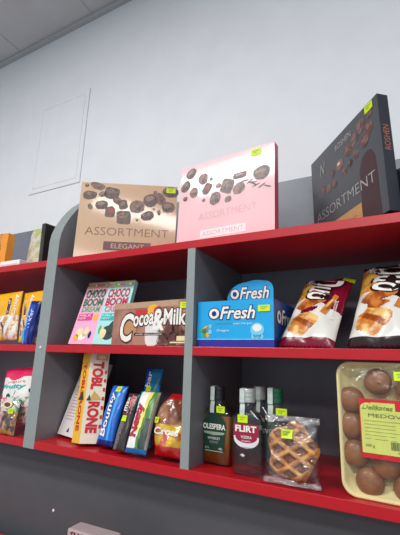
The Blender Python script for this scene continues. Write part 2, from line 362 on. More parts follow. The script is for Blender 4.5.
# ================================================================== helpers for pouches
def prof(a, p=2.6):
    return max(0.0, 1-abs(2*a-1)**p)
def pouch_map(w, h, d, p=2.6, wob=0.0012, seed=1):
    rnd = random.Random(seed); ph = [rnd.uniform(0, 6.28) for _ in range(6)]
    def mp(x, z, o):
        u = min(1, max(0, x/w)); v = min(1, max(0, z/h))
        q = (prof(u, p)**.6)*(prof(v, 4)**.75)
        y = -d*q + wob*math.sqrt(max(q, 0))*(math.sin(9*u+7*v+ph[0])+math.sin(15*v-8*u+ph[1])+.7*math.sin(23*u+ph[2])*math.sin(19*v+ph[3]))
        return (x, y-o, z)
    return mp
def pouch(root, w, h, d, mp, colf, backm, nu=56, nv=72, name='wrapper', shape=None, smooth=True):
    """pillow pack: crimped at top and bottom, front faces coloured by colf(u, v)"""
    mb = MB(); V = []; F = []; Mi = []
    def edge(u, v):      # gather the sides slightly, tooth the crimps
        g = shape(v) if shape else 1-0.05*math.sin(math.pi*v); x = w*(.5+(u-.5)*g); z = h*v
        if v < .001 or v > .999: z += .0015*math.sin(u*90)
        return x, z
    for j in range(nv+1):
        for i in range(nu+1):
            u, v = i/nu, j/nv
            x, z = edge(u, v); p = mp(u*w, v*h, 0)
            V.append((x, p[1] - .0008, z))
    nb = len(V)
    for j in range(nv+1):
        for i in range(nu+1):
            u, v = i/nu, j/nv
            x, z = edge(u, v); p = mp(u*w, v*h, 0)
            V.append((x, -p[1]*.9 + .0008, z))
    k = nu+1
    groups = {}
    for j in range(nv):
        for i in range(nu):
            m = colf((i+.5)/nu, (j+.5)/nv)
            groups.setdefault(m, []).append((j*k+i, j*k+i+1, (j+1)*k+i+1, (j+1)*k+i))
            groups.setdefault(backm, []).append((nb+j*k+i+1, nb+j*k+i, nb+(j+1)*k+i, nb+(j+1)*k+i+1))
    for j in range(nv):
        a = j*k; b = (j+1)*k
        groups[backm].append((a, b, nb+b, nb+a)); groups[backm].append((a+nu, nb+a+nu, nb+b+nu, b+nu))
    for i in range(nu):
        groups[backm].append((i, nb+i, nb+i+1, i+1)); a = nv*k
        groups[backm].append((a+i, a+i+1, nb+a+i+1, nb+a+i))
    mb.v = V
    for m, fs in groups.items():
        mi = mb.mi(m)
        for f in fs: mb.f.append(f); mb.m.append(mi)
    return mb.build(name, root, smooth)

# ================================================================== TOP SHELF, left bay
ORG = mat('orange_card', (232, 150, 50), 0.4, .08, 20); ORB = two_tone('brown_orange_print', (120, 60, 40), (214, 140, 80), 40); 
t = thing('biscuit_box', 'orange carton at the far left end of the top shelf, cut by the photo edge', 'carton', (-1.075, 0.04, 0.3024), (0, 0, 0.10))
mb = carton(t, 0.185, 0.032, 0.160, dict(all=ORG, front=ORB)); 
rect(mb, 0.150, 0.0, 0.185, 0.160, F0, ORG, .0005); mb.build('carton', t, fix=False)
mb = MB(); blob(mb, .125, .095, .026, .020, F0, CH[0], 0, .0008); blob(mb, .13, .10, .016, .010, F0, NUT, .3, .0011); blob(mb, .11, .05, .02, .02, F0, CH[1], 0, .0008); mb.build('picture', t, fix=False)
PAP = mat('white_paper', (236, 232, 230), 0.6)
t = thing('paper_card', 'small flat white packet lying on the top shelf between orange carton and clear bag', 'packet', (-0.845, 0.012, 0.3026))
mb = MB(); mb.box(0, 0, 0, 0.11, 0.07, 0.024, PAP, .004); mb.build('wrapper', t)
mb = MB(); rect(mb, .01, .006, .10, .010, front(), mat('pale_pink_ink', (226, 190, 190), .5), .0008); mb.build('printed_strip', t, fix=False)
CLB = film('hazy_bag_film', (1, 1, 1), 0.16, 0.25, 30, .5)
t = thing('sweets_bag', 'clear yellowish bag of pale sweets standing behind the thin dark board on the top shelf', 'bag', (-0.890, 0.155, 0.3040), (-0.04, 0.03, -0.03))
mp = pouch_map(.165, .205, .03, seed=5)
SW = [two_tone('pale_sweet', (222, 214, 160), (238, 232, 214), 60), mat('lilac_sweet', (206, 196, 220), .5), mat('yellow_sweet', (238, 190, 90), .5), mat('green_sweet', (196, 206, 120), .5)]
def sweetcol(u, v):
    k = math.sin(u*17+v*9)+math.sin(v*23-u*11)
    if v > .8: return SW[3] if k > -.6 else SW[0]
    if v < .2 and u > .3: return SW[2]
    return SW[0] if k < .5 else (SW[1] if k < 1.1 else SW[3])
pouch(t, .165, .205, .026, mp, sweetcol, SW[0], 30, 36, 'contents')
mp2 = pouch_map(.165, .205, .033, seed=5, wob=.002)
o = pouch(t, .165, .205, .033, mp2, lambda u, v: CLB, CLB, 30, 36, 'clear_wrapper')
DKB = mat('dark_brown_board', (52, 48, 46), 0.45)
t = thing('wafer_box', 'thin dark brown upright box edge-on beside the rounded grey upright, top shelf', 'box', (-0.668, 0.040, 0.3024), (0.03, 0.0, 0.0))
mb = carton(t, 0.019, 0.10, 0.158, dict(all=DKB, left=ORG)); mb.build('carton', t, fix=False)
mb = MB(); rect(mb, .004, .04, .014, .12, F0, mat('dark_label_print', (66, 60, 56), .5), .0006); mb.build('printed_panel', t, fix=False)
NVY = mat('navy_foil', (34, 38, 54), 0.3)
t = thing('chocolate_pouch', 'dark navy round-shouldered pouch behind the black assortment box at the right photo edge', 'pouch', (0.487, 0.13, 0.3034), (-.05, 0, -.1))
mpn = pouch_map(.12, .165, .022, seed=8)
pouch(t, .12, .165, .022, mpn, lambda u, v: NVY, NVY, 24, 30)
mb = MB(); blob(mb, .06, .08, .03, .03, mpn, SIL, 0, .0012); mb.build('emblem', t, fix=False)

# ================================================================== MIDDLE SHELF, left bay
YEL = mat('yellow_foil', (244, 180, 22), 0.28, .06, 20); WAF = two_tone('wafer_print', (196, 150, 110), (240, 220, 196), 70); WHP = mat('white_print', (240, 236, 228), .35)
BRN = mat('brown_print', (96, 54, 52), .4); ORP = mat('orange_print', (240, 120, 40), .35); YGR = mat('yellow_corner_print', (240, 226, 20), .4)
def ycol(u, v):
    if v < .12 and u < .5: return YGR
    if v < .50 - .25*u and u < .6: return BRN if (int(u*14+v*6) % 3 == 0) else WAF
    if v < .5 and u > .35: return WAF if math.sin(u*22-v*16) > -.2 else WHP
    return YEL
def snack_pack(loc, rot, w, h, label, seed, spot):
    t = thing('wafer_pack', label, 'snack pack', loc, rot, 'yellow wafer packs on the middle shelf')
    mp = pouch_map(w, h, .018, seed=seed); pouch(t, w, h, .018, mp, ycol, YEL, 48, 56)
    mb = MB()
    rect(mb, spot*w-.009, .50*h, spot*w+.009, .88*h, mp, WHP, .001)
    rect(mb, spot*w-.0068, .52*h, spot*w+.0068, .86*h, mp, BRN, .0013); text(mb, 'WAFER', (spot*w-.004, .55*h, spot*w+.004, .83*h), mp, WHP, .0016, rot=90)
    text(mb, 'Crispy', (spot*w+.018, .50*h, spot*w+.036, .93*h), mp, WHP, .0016, rot=90, bold=.02)
    mb.build('lettering', t, fix=False)
    return t
snack_pack((-0.888, 0.050, 0.0310), (-.03, -.055, .02), .146, .178, 'yellow wafer snack pack nearest the left photo edge on the middle shelf', 3, .70)
snack_pack((-0.737, 0.058, 0.0300), (-.03, -.055, -.01), .118, .178, 'yellow wafer snack pack partly hidden behind the blue foil pack', 4, .30)
BLU = mat('blue_foil', (22, 82, 190), 0.25, .12, 30, .1); LBL = mat('light_blue_foil', (80, 170, 226), 0.25)
NVB = mat('navy_print', (14, 34, 110), .3)
t = thing('wafer_bar_pack', 'shiny blue foil pack leaning in front of the yellow packs on the middle shelf', 'snack pack', (-0.676, 0.022, 0.0232), (-0.08, 0.07, 0))
mp = pouch_map(.053, .150, .012, seed=9); pouch(t, .053, .150, .012, mp, lambda u, v: NVB if (u > .72 or v > .9) else (LBL if .12 < u < .34 and v < .8 else BLU), BLU, 24, 44)
mb = MB(); text(mb, 'Wafer', (.02, .05, .036, .12), mp, WHP, .001, rot=90); mb.build('lettering', t, fix=False)
PUR = two_tone('mauve_print', (120, 100, 130), (226, 220, 226), 40)
t = thing('sweet_packet', 'mauve and white packet squeezed between the blue foil pack and the grey upright', 'packet', (-0.655, 0.050, 0.0232), (-0.06, 0, 0))
mp = pouch_map(.07, .095, .010, seed=10); pouch(t, .07, .095, .010, mp, lambda u, v: PUR if v > .25 else WHP, PUR, 20, 26)
mb = MB(); rect(mb, .01, .03, .05, .045, mp, BRN, .001); mb.build('printed_strip', t, fix=False)

# ================================================================== MIDDLE SHELF, centre bay
def tablet(label, loc, rot, w, h, base, top, txt, tc1, tc2, badge, blobs, txtc2='BAR'):
    t = thing('chocolate_tablet', label, 'chocolate bar', loc, rot, 'tall chocolate tablets leaning together')
    d = .015; mb = carton(t, w, d, h, dict(all=base))
    rect(mb, 0, .895*h, w, h, F0, top, .0004)
    for i in range(9):
        blob(mb, (i+.5)/9*w, .945*h, .004, .003, F0, [tc1, tc2, badge, WHP][i % 4], i, .0007, seed=i)
    mb.build('wrapper', t, fix=False)
    mb = MB()
    text(mb, txt[0], (.09*w, .735*h, .90*w, .865*h), F0, tc1, .0008, bold=.045); text(mb, txt[1], (.09*w, .60*h, .90*w, .715*h), F0, tc1, .0008, bold=.045)
    text(mb, txt[2], (.12*w, .50*h, .86*w, .585*h), F0, tc2, .0008, bold=.03); mb.build('lettering', t, fix=False)
    mb = MB(); rect(mb, .06*w, .36*h, .66*w, .47*h, F0, badge, .0006); text(mb, 'MILK', (.10*w, .425*h, .6*w, .455*h), F0, WHP, .001); text(mb, 'NEW', (.10*w, .38*h, .4*w, .41*h), F0, WHP, .001)
    mb.build('badge', t, fix=False)
    mb = MB()
    for i, (x, z, rx, rz, ro, m) in enumerate(blobs): blob(mb, x*w, z*h, rx, rz, F0, m, ro, .0007+.0002*(i % 3), seed=i, jag=.15)
    mb.build('picture', t, fix=False)
    return t
PT = mat('pink_wrap', (240, 172, 206), .35, .04); GT = mat('mint_wrap', (172, 226, 222), .35, .04); GRN = mat('green_ink', (24, 112, 62), .4, .3, 300); GRN2 = mat('light_green_ink', (74, 168, 98), .4)
REDI = mat('crimson_ink', (196, 32, 74), .4, .2, 300); RED2 = mat('coral_ink', (226, 96, 120), .4); TEAL = mat('teal_ink', (30, 178, 186), .4); MAG = mat('magenta_ink', (220, 60, 140), .4)
TOPP = two_tone('multicolour_band_print', (210, 110, 130), (150, 170, 110), 60); TOPG = two_tone('multicolour_green_print', (150, 150, 190), (170, 190, 90), 60)
OCH = mat('orange_disc_print', (246, 176, 50), .4); CRM = mat('cream_print', (238, 216, 170), .4); DGR = mat('dark_green_print', (44, 66, 58), .4)
tablet('pink chocolate tablet with green lettering, leaning back at the left of the pair', (-0.472, 0.038, 0.0269), (-0.317, 0, 0.052), .096, .221, PT, TOPP, ('CHOCO', 'BOOM', 'DREAM'), GRN, GRN2, MAG,
       [(.80, .41, .010, .012, 0, OCH), (.35, .16, .014, .020, .3, CRM), (.6, .18, .010, .018, -.3, CRM), (.78, .14, .006, .012, 0, NVB), (.25, .10, .010, .012, .6, OCH), (.5, .10, .014, .010, .2, WHP)])
tablet('mint green chocolate tablet with crimson lettering, leaning back beside the pink one', (-0.369, 0.035, 0.0269), (-0.268, 0.007, 0), .105, .211, GT, TOPG, ('CHOCO', 'BOOM', 'CREAM'), REDI, RED2, TEAL,
       [(.45, .20, .028, .018, .4, DGR), (.62, .26, .016, .024, -.4, DGR), (.3, .16, .012, .018, .2, CRM), (.15, .22, .005, .014, 0, GRN2), (.5, .12, .022, .012, 0, DGR), (.8, .3, .006, .02, .3, WHP)])
w, d, h = .267, .02, .122
COC = two_tone('cocoa_brown_wrap', (150, 96, 84), (176, 126, 106), 14, rough=.33, coat=.2); COB = mat('beige_wrap_band', (186, 150, 122), .4); OUT = mat('dark_outline_ink', (70, 44, 40), .5)
CUP = mat('milk_glass_print', (226, 222, 220), .3); CRED = mat('red_badge_print', (196, 50, 50), .4)
t = thing('chocolate_bar', 'wide brown Cocoa&Milk chocolate bar propped on its long edge against the divider', 'chocolate bar', (-0.293, 0.035, 0.0244), (-0.03, 0.0, -0.100))
mb = carton(t, w, d, h, dict(all=COC))
rect(mb, 0, .86*h, w*.9, h, F0, COB, .0004)
mb.build('wrapper', t, fix=False)
mb = MB()
blob(mb, .235*w, .42*h, .030, .040, F0, mat('caramel_print', (190, 140, 96), .35), .2, .0006)
rect(mb, .33*w, .60*h, .49*w, .82*h, F0, CRED, .0006)
blob(mb, .58*w, .40*h, .026, .050, F0, CUP, 0, .0006, pw=4, jag=.02); blob(mb, .57*w, .80*h, .020, .016, F0, OCH, .2, .0008); blob(mb, .63*w, .78*h, .014, .012, F0, CRED, .5, .0009)
for i, (x, z, r) in enumerate([(.74, .62, .022), (.80, .30, .024), (.90, .34, .022), (.72, .14, .02), (.85, .12, .024), (.96, .16, .02), (.93, .58, .016)]):
    blob(mb, x*w, z*h, r, r*.8, F0, CH[1], i, .0006, seed=i, pw=4); blob(mb, x*w-.003, z*h+.004, r*.55, r*.3, F0, BRN, i, .0009, seed=i, pw=4)
rect(mb, .33*w, .22*h, .74*w, .28*h, F0, OUT, .0010); rect(mb, .90*w, .10*h, 1.0*w, .20*h, F0, CRM, .0010); rect(mb, .82*w, .05*h, 1.0*w, .08*h, F0, CRM, .0010)
mb.build('picture', t, fix=False)
mb = MB()
for m, b_, of in ((OUT, .07, .0014), (WHP, .025, .0018)):
    text(mb, 'C', (.13*w, .10*h, .31*w, .72*h), F0, m, of, bold=b_, shear=.15)
    text(mb, 'ocoa', (.315*w, .43*h, .59*w, .66*h), F0, m, of, bold=b_, arc=lambda u: .05*h*u)
    text(mb, '&', (.59*w, .34*h, .725*w, .80*h), F0, m, of, bold=b_)
    text(mb, 'Milk', (.73*w, .47*h, .995*w, .80*h), F0, m, of, bold=b_, arc=lambda u: -.02*h*u)
text(mb, 'milk chocolate', (.36*w, .232*h, .71*w, .268*h), F0, WHP, .0014)
mb.build('lettering', t, fix=False)
price_tag(t, .925*w, .80*h, .028, .016, F0, .0022)
t = thing('caramel_box', 'small black box with pale edge behind the right end of the Cocoa&Milk bar', 'box', (-0.085, 0.10, 0.0224))
mb = carton(t, .055, .04, .175, dict(all=mat('black_card', (34, 32, 34), .4), left=WHP)); mb.build('carton', t, fix=False)
mb = MB(); rect(mb, .01, .06, .045, .13, F0, BRN, .0006); mb.build('label', t, fix=False)

# ================================================================== MIDDLE SHELF, right bay: display carton and croissant bags
CYA = mat('cyan_card', (20, 166, 228), .33, .05, 16, coat=.2); DBL = mat('deep_blue_card', (18, 74, 150), .35, .08, 14); PRP = mat('violet_band', (44, 42, 150), .35); NVI = mat('navy_outline', (20, 34, 110), .4)
CYL = mat('light_cyan_print', (120, 206, 240), .35); GRY = mat('grey_card_inside', (150, 152, 152), .6)
w, d, h = .203, .215, .114
t = thing('display_carton', 'open blue display carton of chewing gum lettered Fresh, against the narrow grey upright', 'display box', (0.003, 0.018, 0.0224), (0, 0, -0.028))
mb = MB(); th = .003
def wall(x0, y0, x1, y1, z1, mo): mb.box(x0, y0, 0, x1, y1, z1, mo)
wall(0, 0, w, th, h, CYA); wall(0, d-th, w, d, h, DBL); wall(0, th, th, d-th, h, DBL); wall(w-th, th, w, d-th, h, DBL)
mb.box(th, th, 0, w-th, d-th, th, GRY)
rect(mb, 0, 0, w, .155*h, F0, PRP, .0005); rect(mb, 0, .155*h, w, .175*h, F0, CYL, .0006)
R0 = right(w); rect(mb, 0, 0, d, .155*h, R0, PRP, .0005)
for i in range(6): blob(mb, (.10+.03*(i % 3))*w, (.30+.05*(i//2))*h, .006, .012, F0, [GRN2, OCH, CYL][i % 3], .5*i, .0007, seed=i)
blob(mb, .80*w, .36*h, .017, .017, F0, CYL, 0, .0007, jag=.03); blob(mb, .80*w, .40*h, .011, .009, F0, WHP, 0, .0010, jag=.05)
for i in range(5): blob(mb, (.75+.025*i)*w, (.22+.02*(i % 2))*h, .005, .006, F0, CYL, i, .0009, seed=i)
mb.build('tray', t)
def fresh(mb, x0, z0, x1, z1, mp):
    k = (x1-x0)
    for m, b_, of in ((NVI, .07, .0010), (WHP, .02, .0014)):
        text(mb, 'Fresh', (x0+.26*k, z0, x1, z1), mp, m, of, bold=b_, shear=.25)
    hh = z1-z0
    blob(mb, x0+.12*k, z0+.46*hh, .14*k, .52*hh, mp, NVI, 0, .0010, jag=0); blob(mb, x0+.12*k, z0+.46*hh, .115*k, .44*hh, mp, WHP, 0, .0014, jag=0); blob(mb, x0+.12*k, z0+.46*hh, .055*k, .22*hh, mp, NVI, 0, .0018, jag=0)
mb = MB(); fresh(mb, .165*w, .60*h, .775*w, .86*h, F0)
text(mb, 'spearmint', (.25*w, .47*h, .48*w, .53*h), F0, GRN2, .0010); text(mb, 'sugar free gum', (.50*w, .47*h, .74*w, .52*h), F0, WHP, .0010); text(mb, 'Dragee', (.28*w, .32*h, .44*w, .375*h), F0, WHP, .0010)
mb.build('lettering', t, fix=False)
mb = MB(); fresh(mb, .022, .50*h, .165, .82*h, R0)
mb.build('lettering', t, fix=False)
price_tag(t, .815*w, .735*h, .030, .015, F0, .0022)
# header card: rounded top
hx0, hx1, hy = .044, .176, .085
pts = [(hx0, .01), (hx1, .01)] + [(hx1, .152)]
for i in range(1, 12):
    a = math.pi*i/12*.5; pts.append((hx1-.020+.020*math.cos(a), .152+.024*math.sin(a)))
for i in range(1, 10): k = i/10; pts.append((hx1-.020-(hx1-hx0-.075)*k, .176+.004*math.sin(math.pi*k)))
for i in range(0, 12):
    a = math.pi/2*i/11; pts.append((hx0+.055-.055*math.sin(a), .176-.048*(1-math.cos(a))))
mb = MB(); mb.prism(pts, 'y', hy, hy+.002, CYA); hc = mb.build('header_card', t); hc['label'] = 'rounded blue header card lettered Fresh'
mb = MB(); fresh(mb, hx0+.010, .130, hx1-.012, .161, front(hy)); mb.build('lettering', hc, fix=False)
BGW = mat('white_bag_foil', (226, 226, 218), .25, .04, 20, .1); CRI = mat('crimson_bag_foil', (122, 14, 44), .25, .1, 20, .1); BGB = mat('dark_cocoa_bag_foil', (40, 24, 26), .25, .15, 20, .1)
CRO = two_tone('croissant_print', (206, 122, 46), (240, 196, 120), 45, rough=.3); CRD = two_tone('croissant_dark_print', (150, 70, 24), (214, 130, 60), 40, rough=.3); CRA = two_tone('croissant_orange_print', (230, 140, 50), (250, 196, 90), 30, rough=.3)
def croissant_bag(label, loc, rot, w, h, dark, fill, seed, tagpos):
    t = thing('croissant_bag', label, 'snack bag', loc, rot, 'croissant bags on the middle shelf')
    mp = pouch_map(w, h, .024, seed=seed, wob=.0022)
    def cf(u, v):
        if v < .075: return dark
        n = .10*math.sin(19*u+3*v)+.08*math.sin(23*v-8*u)
        if ((u-.38)/.29)**2+((v-.52-.12*(u-.38))/.075)**2 < 1+n: return CRD
        if ((u-.42)/.19)**2+((v-.415)/.045)**2 < 1+n: return fill
        if ((u-.36)/.27)**2+((v-.25)/.155)**2 < 1+2*n: return CRO if math.sin(u*9+v*30) > -.55 else CRD
        if v > .60-.10*u and u < .34 and v < .93: return CRA
        if v > .58 + .04*math.sin(u*6) - .28*max(0, u-.45): return dark
        return BGW
    pouch(t, w, h, .024, mp, cf, dark, 70, 90)
    BKI = mat('black_outline_ink', (24, 16, 18), .4)
    for (txt, r, bo) in (('Duo', (.30, .56, .86, .91), 1), ('Mio', (.12, .84, .30, .94), .5)):
        mb = MB()
        for m, b_, of in ((BKI, .07, .0020), (WHP, .02, .0026)):
            text(mb, txt, (r[0]*w, r[1]*h, r[2]*w, r[3]*h), mp, m, of, bold=b_*bo, shear=.2, rot=-90 if bo == 1 else 0)
        mb.build('lettering', t, fix=False)
    mb = MB(); text(mb, 'Croissant', (.82*w, .30*h, .90*w, .56*h), mp, WHP, .0020, rot=90); mb.build('lettering', t, fix=False)
    mb = MB(); z1, z2 = .40*h, .62*h
    pts = [(.66*w, .36*h), (.76*w, .34*h), (.88*w, .62*h), (.80*w, .66*h)]
    poly(mb, pts, mp, CRD, .0018); poly(mb, [(.68*w, .38*h), (.72*w, .37*h), (.85*w, .62*h), (.82*w, .64*h)], mp, CRO, .0022); mb.build('picture', t, fix=False)
    price_tag(t, tagpos[0]*w, tagpos[1]*h, .026, .015, mp, .003)
    return t
croissant_bag('crimson and white croissant snack bag leaning beside the blue display carton', (0.207, 0.040, 0.0262), (-0.74, 0.03, -0.20), .130, .246, CRI, CRI, 11, (.84, .90))
croissant_bag('dark brown and white croissant snack bag at right, partly outside the photo', (0.357, 0.048, 0.0250), (-0.62, 0.0, -0.28), .142, .248, BGB, CRD, 12, (.60, .93))

# ================================================================== BOTTOM SHELF, left bay
PKB = mat('raspberry_bag', (222, 36, 92), .3, .08, 20, .1); SWW = mat('white_bag_print', (238, 236, 230), .35); SWG = two_tone('sweets_green_print', (60, 130, 70), (240, 240, 230), 90); SWP = two_tone('sweets_pink_print', (236, 60, 100), (250, 220, 220), 80)
t = thing('sweets_bag', 'raspberry pink and white bag of sweets at the left of the bottom shelf', 'bag', (-0.772, 0.050, -0.2430), (-0.10, -0.10, 0.0))
w, h = .150, .180; mp = pouch_map(w, h, .022, seed=14)
def ccol(u, v):
    if v > .80 + .04*math.sin(u*9): return PKB
    if v > .60 and u < .10: return PKB
    if v > .48: return SWW
    if .36 < v < .46 and u < .75: return SWP
    if v < .30: return SWP if math.sin(u*26+v*31) > .0 else SWG
    return SWG if math.sin(u*31-v*19) > .3 else SWW
pouch(t, w, h, .022, mp, ccol, SWW, 44, 60)
mb = MB(); text(mb, 'Fruity', (.12*w, .60*h, .86*w, .70*h), mp, TEAL, .0015, bold=.03, shear=.2); mb.build('lettering', t, fix=False); mb = MB(); text(mb, 'yogurt', (.30*w, .71*h, .85*w, .76*h), mp, PKB, .0015); mb.build('lettering', t, fix=False)
mb = MB(); text(mb, 'CANDY', (.06*w, .38*h, .66*w, .44*h), mp, WHP, .0015); mb.build('lettering', t, fix=False)
mb = MB(); poly(mb, [(.56*w, .50*h), (.98*w, .55*h), (.97*w, .61*h), (.60*w, .58*h)], mp, NVB, .0016); mb.build('blue_banner', t, fix=False)
mb = MB(); blob(mb, .12*w, .49*h, .008, .009, mp, REDI, 0, .0016); mb.build('picture', t, fix=False); mb = MB(); blob(mb, .38*w, .49*h, .009, .009, mp, DGR, 0, .0016); mb.build('picture', t, fix=False)
NTB = two_tone('nut_mix_print', (60, 40, 50), (206, 140, 70), 55, rough=.3)
t = thing('nut_bag', 'small clear pack of brown nut sweets in front of the raspberry bag', 'bag', (-0.698, 0.004, -0.2574), (-0.10, 0, 0))
w, h = .075, .112; mp = pouch_map(w, h, .016, seed=15)
pouch(t, w, h, .013, pouch_map(w, h, .013, seed=15), lambda u, v: NTB if v < .62 else (SWG if u > .55 else SWW), NTB, 30, 40, 'contents')
o = pouch(t, w, h, .018, pouch_map(w, h, .018, seed=15), lambda u, v: film('clear_bag_film'), film('clear_bag_film'), 30, 40, 'clear_wrapper')
mb = MB(); blob(mb, .45*w, .80*h, .022, .012, mp, CRM, 0, .004); blob(mb, .45*w, .80*h, .016, .007, mp, BRN, 0, .0046); mb.build('label', t, fix=False)
price_tag(t, .66*w, .58*h, .016, .016, mp, .0040)

# ================================================================== BOTTOM SHELF, centre bay
WC = mat('white_card', (222, 216, 212), .35, .03, 20, coat=.15); PNI = mat('faded_pink_ink', (206, 160, 165), .45)
w, d, h = .12, .029, .233
t = thing('chocolate_carton', 'white carton with faint pink print leaning back behind the yellow TOBLERONE bar', 'carton', (-0.520, 0.080, -0.2484), (-0.331, -0.0, -0.245))
mb = carton(t, w, d, h, dict(all=WC)); rect(mb, .16*w, .62*h, .32*w, .88*h, F0, BRN, .0005); mb.build('carton', t, fix=False)
mb = MB()
for i in range(9): rect(mb, .12*w, (.52-.04*i)*h, (.50-.02*(i % 3))*w, (.532-.04*i)*h, F0, PNI, .0006)
mb.build('small_print', t, fix=False)
mb = MB(); poly(mb, [(.38*w, .05*h), (.50*w, .05*h), (.44*w, .11*h)], F0, NVB, .0006); mb.build('emblem', t, fix=False)

h = .252
YLW = mat('toblerone_yellow', (240, 186, 56), .35, .05, 20); CRW = mat('cream_card', (238, 226, 206), .35, .03, 20); REDT = mat('red_block_ink', (206, 30, 42), .4); MTN = mat('mountain_ochre', (214, 170, 90), .4); MTD = mat('mountain_brown', (70, 54, 50), .4)
t = thing('chocolate_bar', 'tall yellow and cream triangular TOBLERONE bar with red letters', 'chocolate bar', (-0.402, 0.012, -0.2500), (-0.112, -0.045, 0.068))
A_, B_, C_ = Vector((0, .016, 0)), Vector((.042, 0, 0)), Vector((.085, .034, 0))
mb = MB(); V = [A_, B_, C_, A_+Vector((0, 0, h)), B_+Vector((0, 0, h)), C_+Vector((0, 0, h))]
mb.add(V, [(0, 1, 4, 3)], YLW); mb.add(V, [(1, 2, 5, 4)], CRW); mb.add(V, [(2, 0, 3, 5), (0, 2, 1), (3, 4, 5)], YLW)
def fmap(P, Q):
    ux = (Q-P).normalized(); n = Vector((ux.y, -ux.x, 0)); return plane(P, ux, (0, 0, 1), n), (Q-P).length
LM, LW = fmap(A_, B_); RM_, RW = fmap(B_, C_)
rect(mb, .30*RW, .915*h, .95*RW, .985*h, RM_, MTN, .0006); blob(mb, .62*RW, .95*h, .012, .006, RM_, CRM, 0, .0009)
mb.build('carton', t, fix=False)
mb = MB(); text(mb, 'TOBL', (.22*RW, .585*h, .74*RW, .895*h), RM_, REDT, .001, bold=.05, rot=-90); mb.build('lettering', t, fix=False)
mb = MB(); text(mb, 'RONE', (.22*RW, .115*h, .74*RW, .44*h), RM_, REDT, .001, bold=.05, rot=-90); mb.build('lettering', t, fix=False)
mb = MB(); text(mb, 'TOBLERONE', (.30*LW, .13*h, .66*LW, .88*h), LM, REDT, .001, bold=.03, rot=-90); mb.build('lettering', t, fix=False)
mb = MB()
for i in range(7): rect(mb, .85*RW, (.16+.1*i)*h, .97*RW, (.20+.1*i)*h, RM_, REDT, .0008)
mb.build('red_edge_print', t, fix=False)
mb = MB(); poly(mb, [(.20*RW, .455*h), (.86*RW, .47*h), (.42*RW, .565*h)], RM_, MTN, .001); poly(mb, [(.05*RW, .455*h), (.30*RW, .455*h), (.20*RW, .52*h)], RM_, MTD, .0013)
poly(mb, [(.1*LW, .46*h), (.8*LW, .46*h), (.62*LW, .57*h)], LM, MTD, .0013); mb.build('mountain_emblem', t, fix=False)

BRC = two_tone('brown_wafer_carton', (84, 66, 56), (112, 90, 74), 20)
t = thing('wafer_box', 'plain brown box standing at the back between the TOBLERONE bar and the blue bar', 'box', (-0.462, 0.17, -0.2576), (0, 0, .05))
mb = carton(t, .09, .05, .135, dict(all=BRC)); mb.build('carton', t, fix=False)
mb = MB(); rect(mb, .01, .02, .08, .10, F0, mat('tan_print', (120, 98, 82), .5), .0006); mb.build('label', t, fix=False)

def bar(label, loc, rot, w, h, d, cf, backm, seed, letters, tagp=None, wob=.0008, group=None, name='candy_bar'):
    t = thing(name, label, 'candy bar', loc, rot, group)
    mp = pouch_map(w, h, d, seed=seed, wob=wob, p=3.2); pouch(t, w, h, d, mp, cf, backm, 26, 70)
    if letters:
        mb = MB()
        for (txt, r, m, b_, of) in letters: text(mb, txt, (r[0]*w, r[1]*h, r[2]*w, r[3]*h), mp, m, of, bold=b_, rot=90, shear=.1)
        mb.build('lettering', t, fix=False)
    if tagp: price_tag(t, tagp[0]*w, tagp[1]*h, tagp[2], tagp[3], mp, .003)
    return t
BNT = mat('bounty_blue_foil', (26, 104, 206), .25, .15, 25, .12)
GB = 'candy bars leaning in a row on the bottom shelf'
bar('bright blue foil bar with white lettering beside the TOBLERONE bar', (-0.316, 0.034, -0.2474), (-0.315, 0.0, -0.042), .060, .163, .012, lambda u, v: NVB if v < .08 or u < .06 else (LBL if .62 < u < .72 else BNT), BNT, 21,
    [('Bounty', (.22, .14, .58, .86), NVB, .07, .0014), ('Bounty', (.22, .14, .58, .86), WHP, .025, .0020)], (.42, .885, .017, .016), group=GB)
DKW = mat('black_brown_foil', (58, 54, 54), .28, .1, 25, .1); PKI = mat('salmon_ink', (226, 110, 110), .4); GYI = mat('grey_ink', (150, 140, 135), .45)
bar('dark brown bar with pink and white lettering, between the blue and the green bars', (-0.240, 0.016, -0.2474), (-0.360, 0, -0.074), .040, .148, .011, lambda u, v: DKW if u > .35 or v > .5 else mat('taupe_foil', (112, 104, 100), .3), DKW, 22,
    [('TWIST', (.50, .60, .85, .97), PKI, .05, .0016), ('max', (.18, .66, .42, .92), WHP, .02, .0016), ('caramel', (.30, .10, .52, .46), GYI, 0, .0016)], (.28, .475, .015, .015), group=GB)
TEF = mat('teal_blue_foil', (26, 128, 172), .25, .15, 25, .15)
bar('tall teal blue foil bar rising behind the green and white bar', (-0.230, 0.092, -0.2530), (-0.230, 0, 0.031), .057, .219, .009, lambda u, v: TEF if u > .4 or v < .68 else BLU, TEF, 23,
    [('bar', (.14, .74, .42, .95), WHP, .02, .0016)], (.24, .68, .018, .015), group=GB)
GRF = mat('green_foil', (84, 140, 60), .28, .1, 25, .1); YLF = mat('lemon_foil', (240, 222, 120), .28); BLC = mat('blue_crimp_foil', (24, 96, 160), .25)
def gcol(u, v):
    if v < .07: return BLC
    a = u-.25*v
    if u > .93: return GYI
    if a > .58: return DGR if v < .55 else GRF
    if a > .46: return GRF
    if a > .28: return YLF if v > .3 else SWW
    if u < .10: return TEAL if v > .6 else SWW
    return SWW
bar('green, lemon and white bar with red lettering and blue end, leaning before the teal bar', (-0.194, 0.009, -0.2476), (-0.400, -0.02, 0.0), .066, .158, .014, gcol, GRF, 24,
    [('Nesty', (.12, .24, .52, .76), NVI, .07, .0016), ('Nesty', (.12, .24, .52, .76), REDT, .03, .0022)], group=GB)
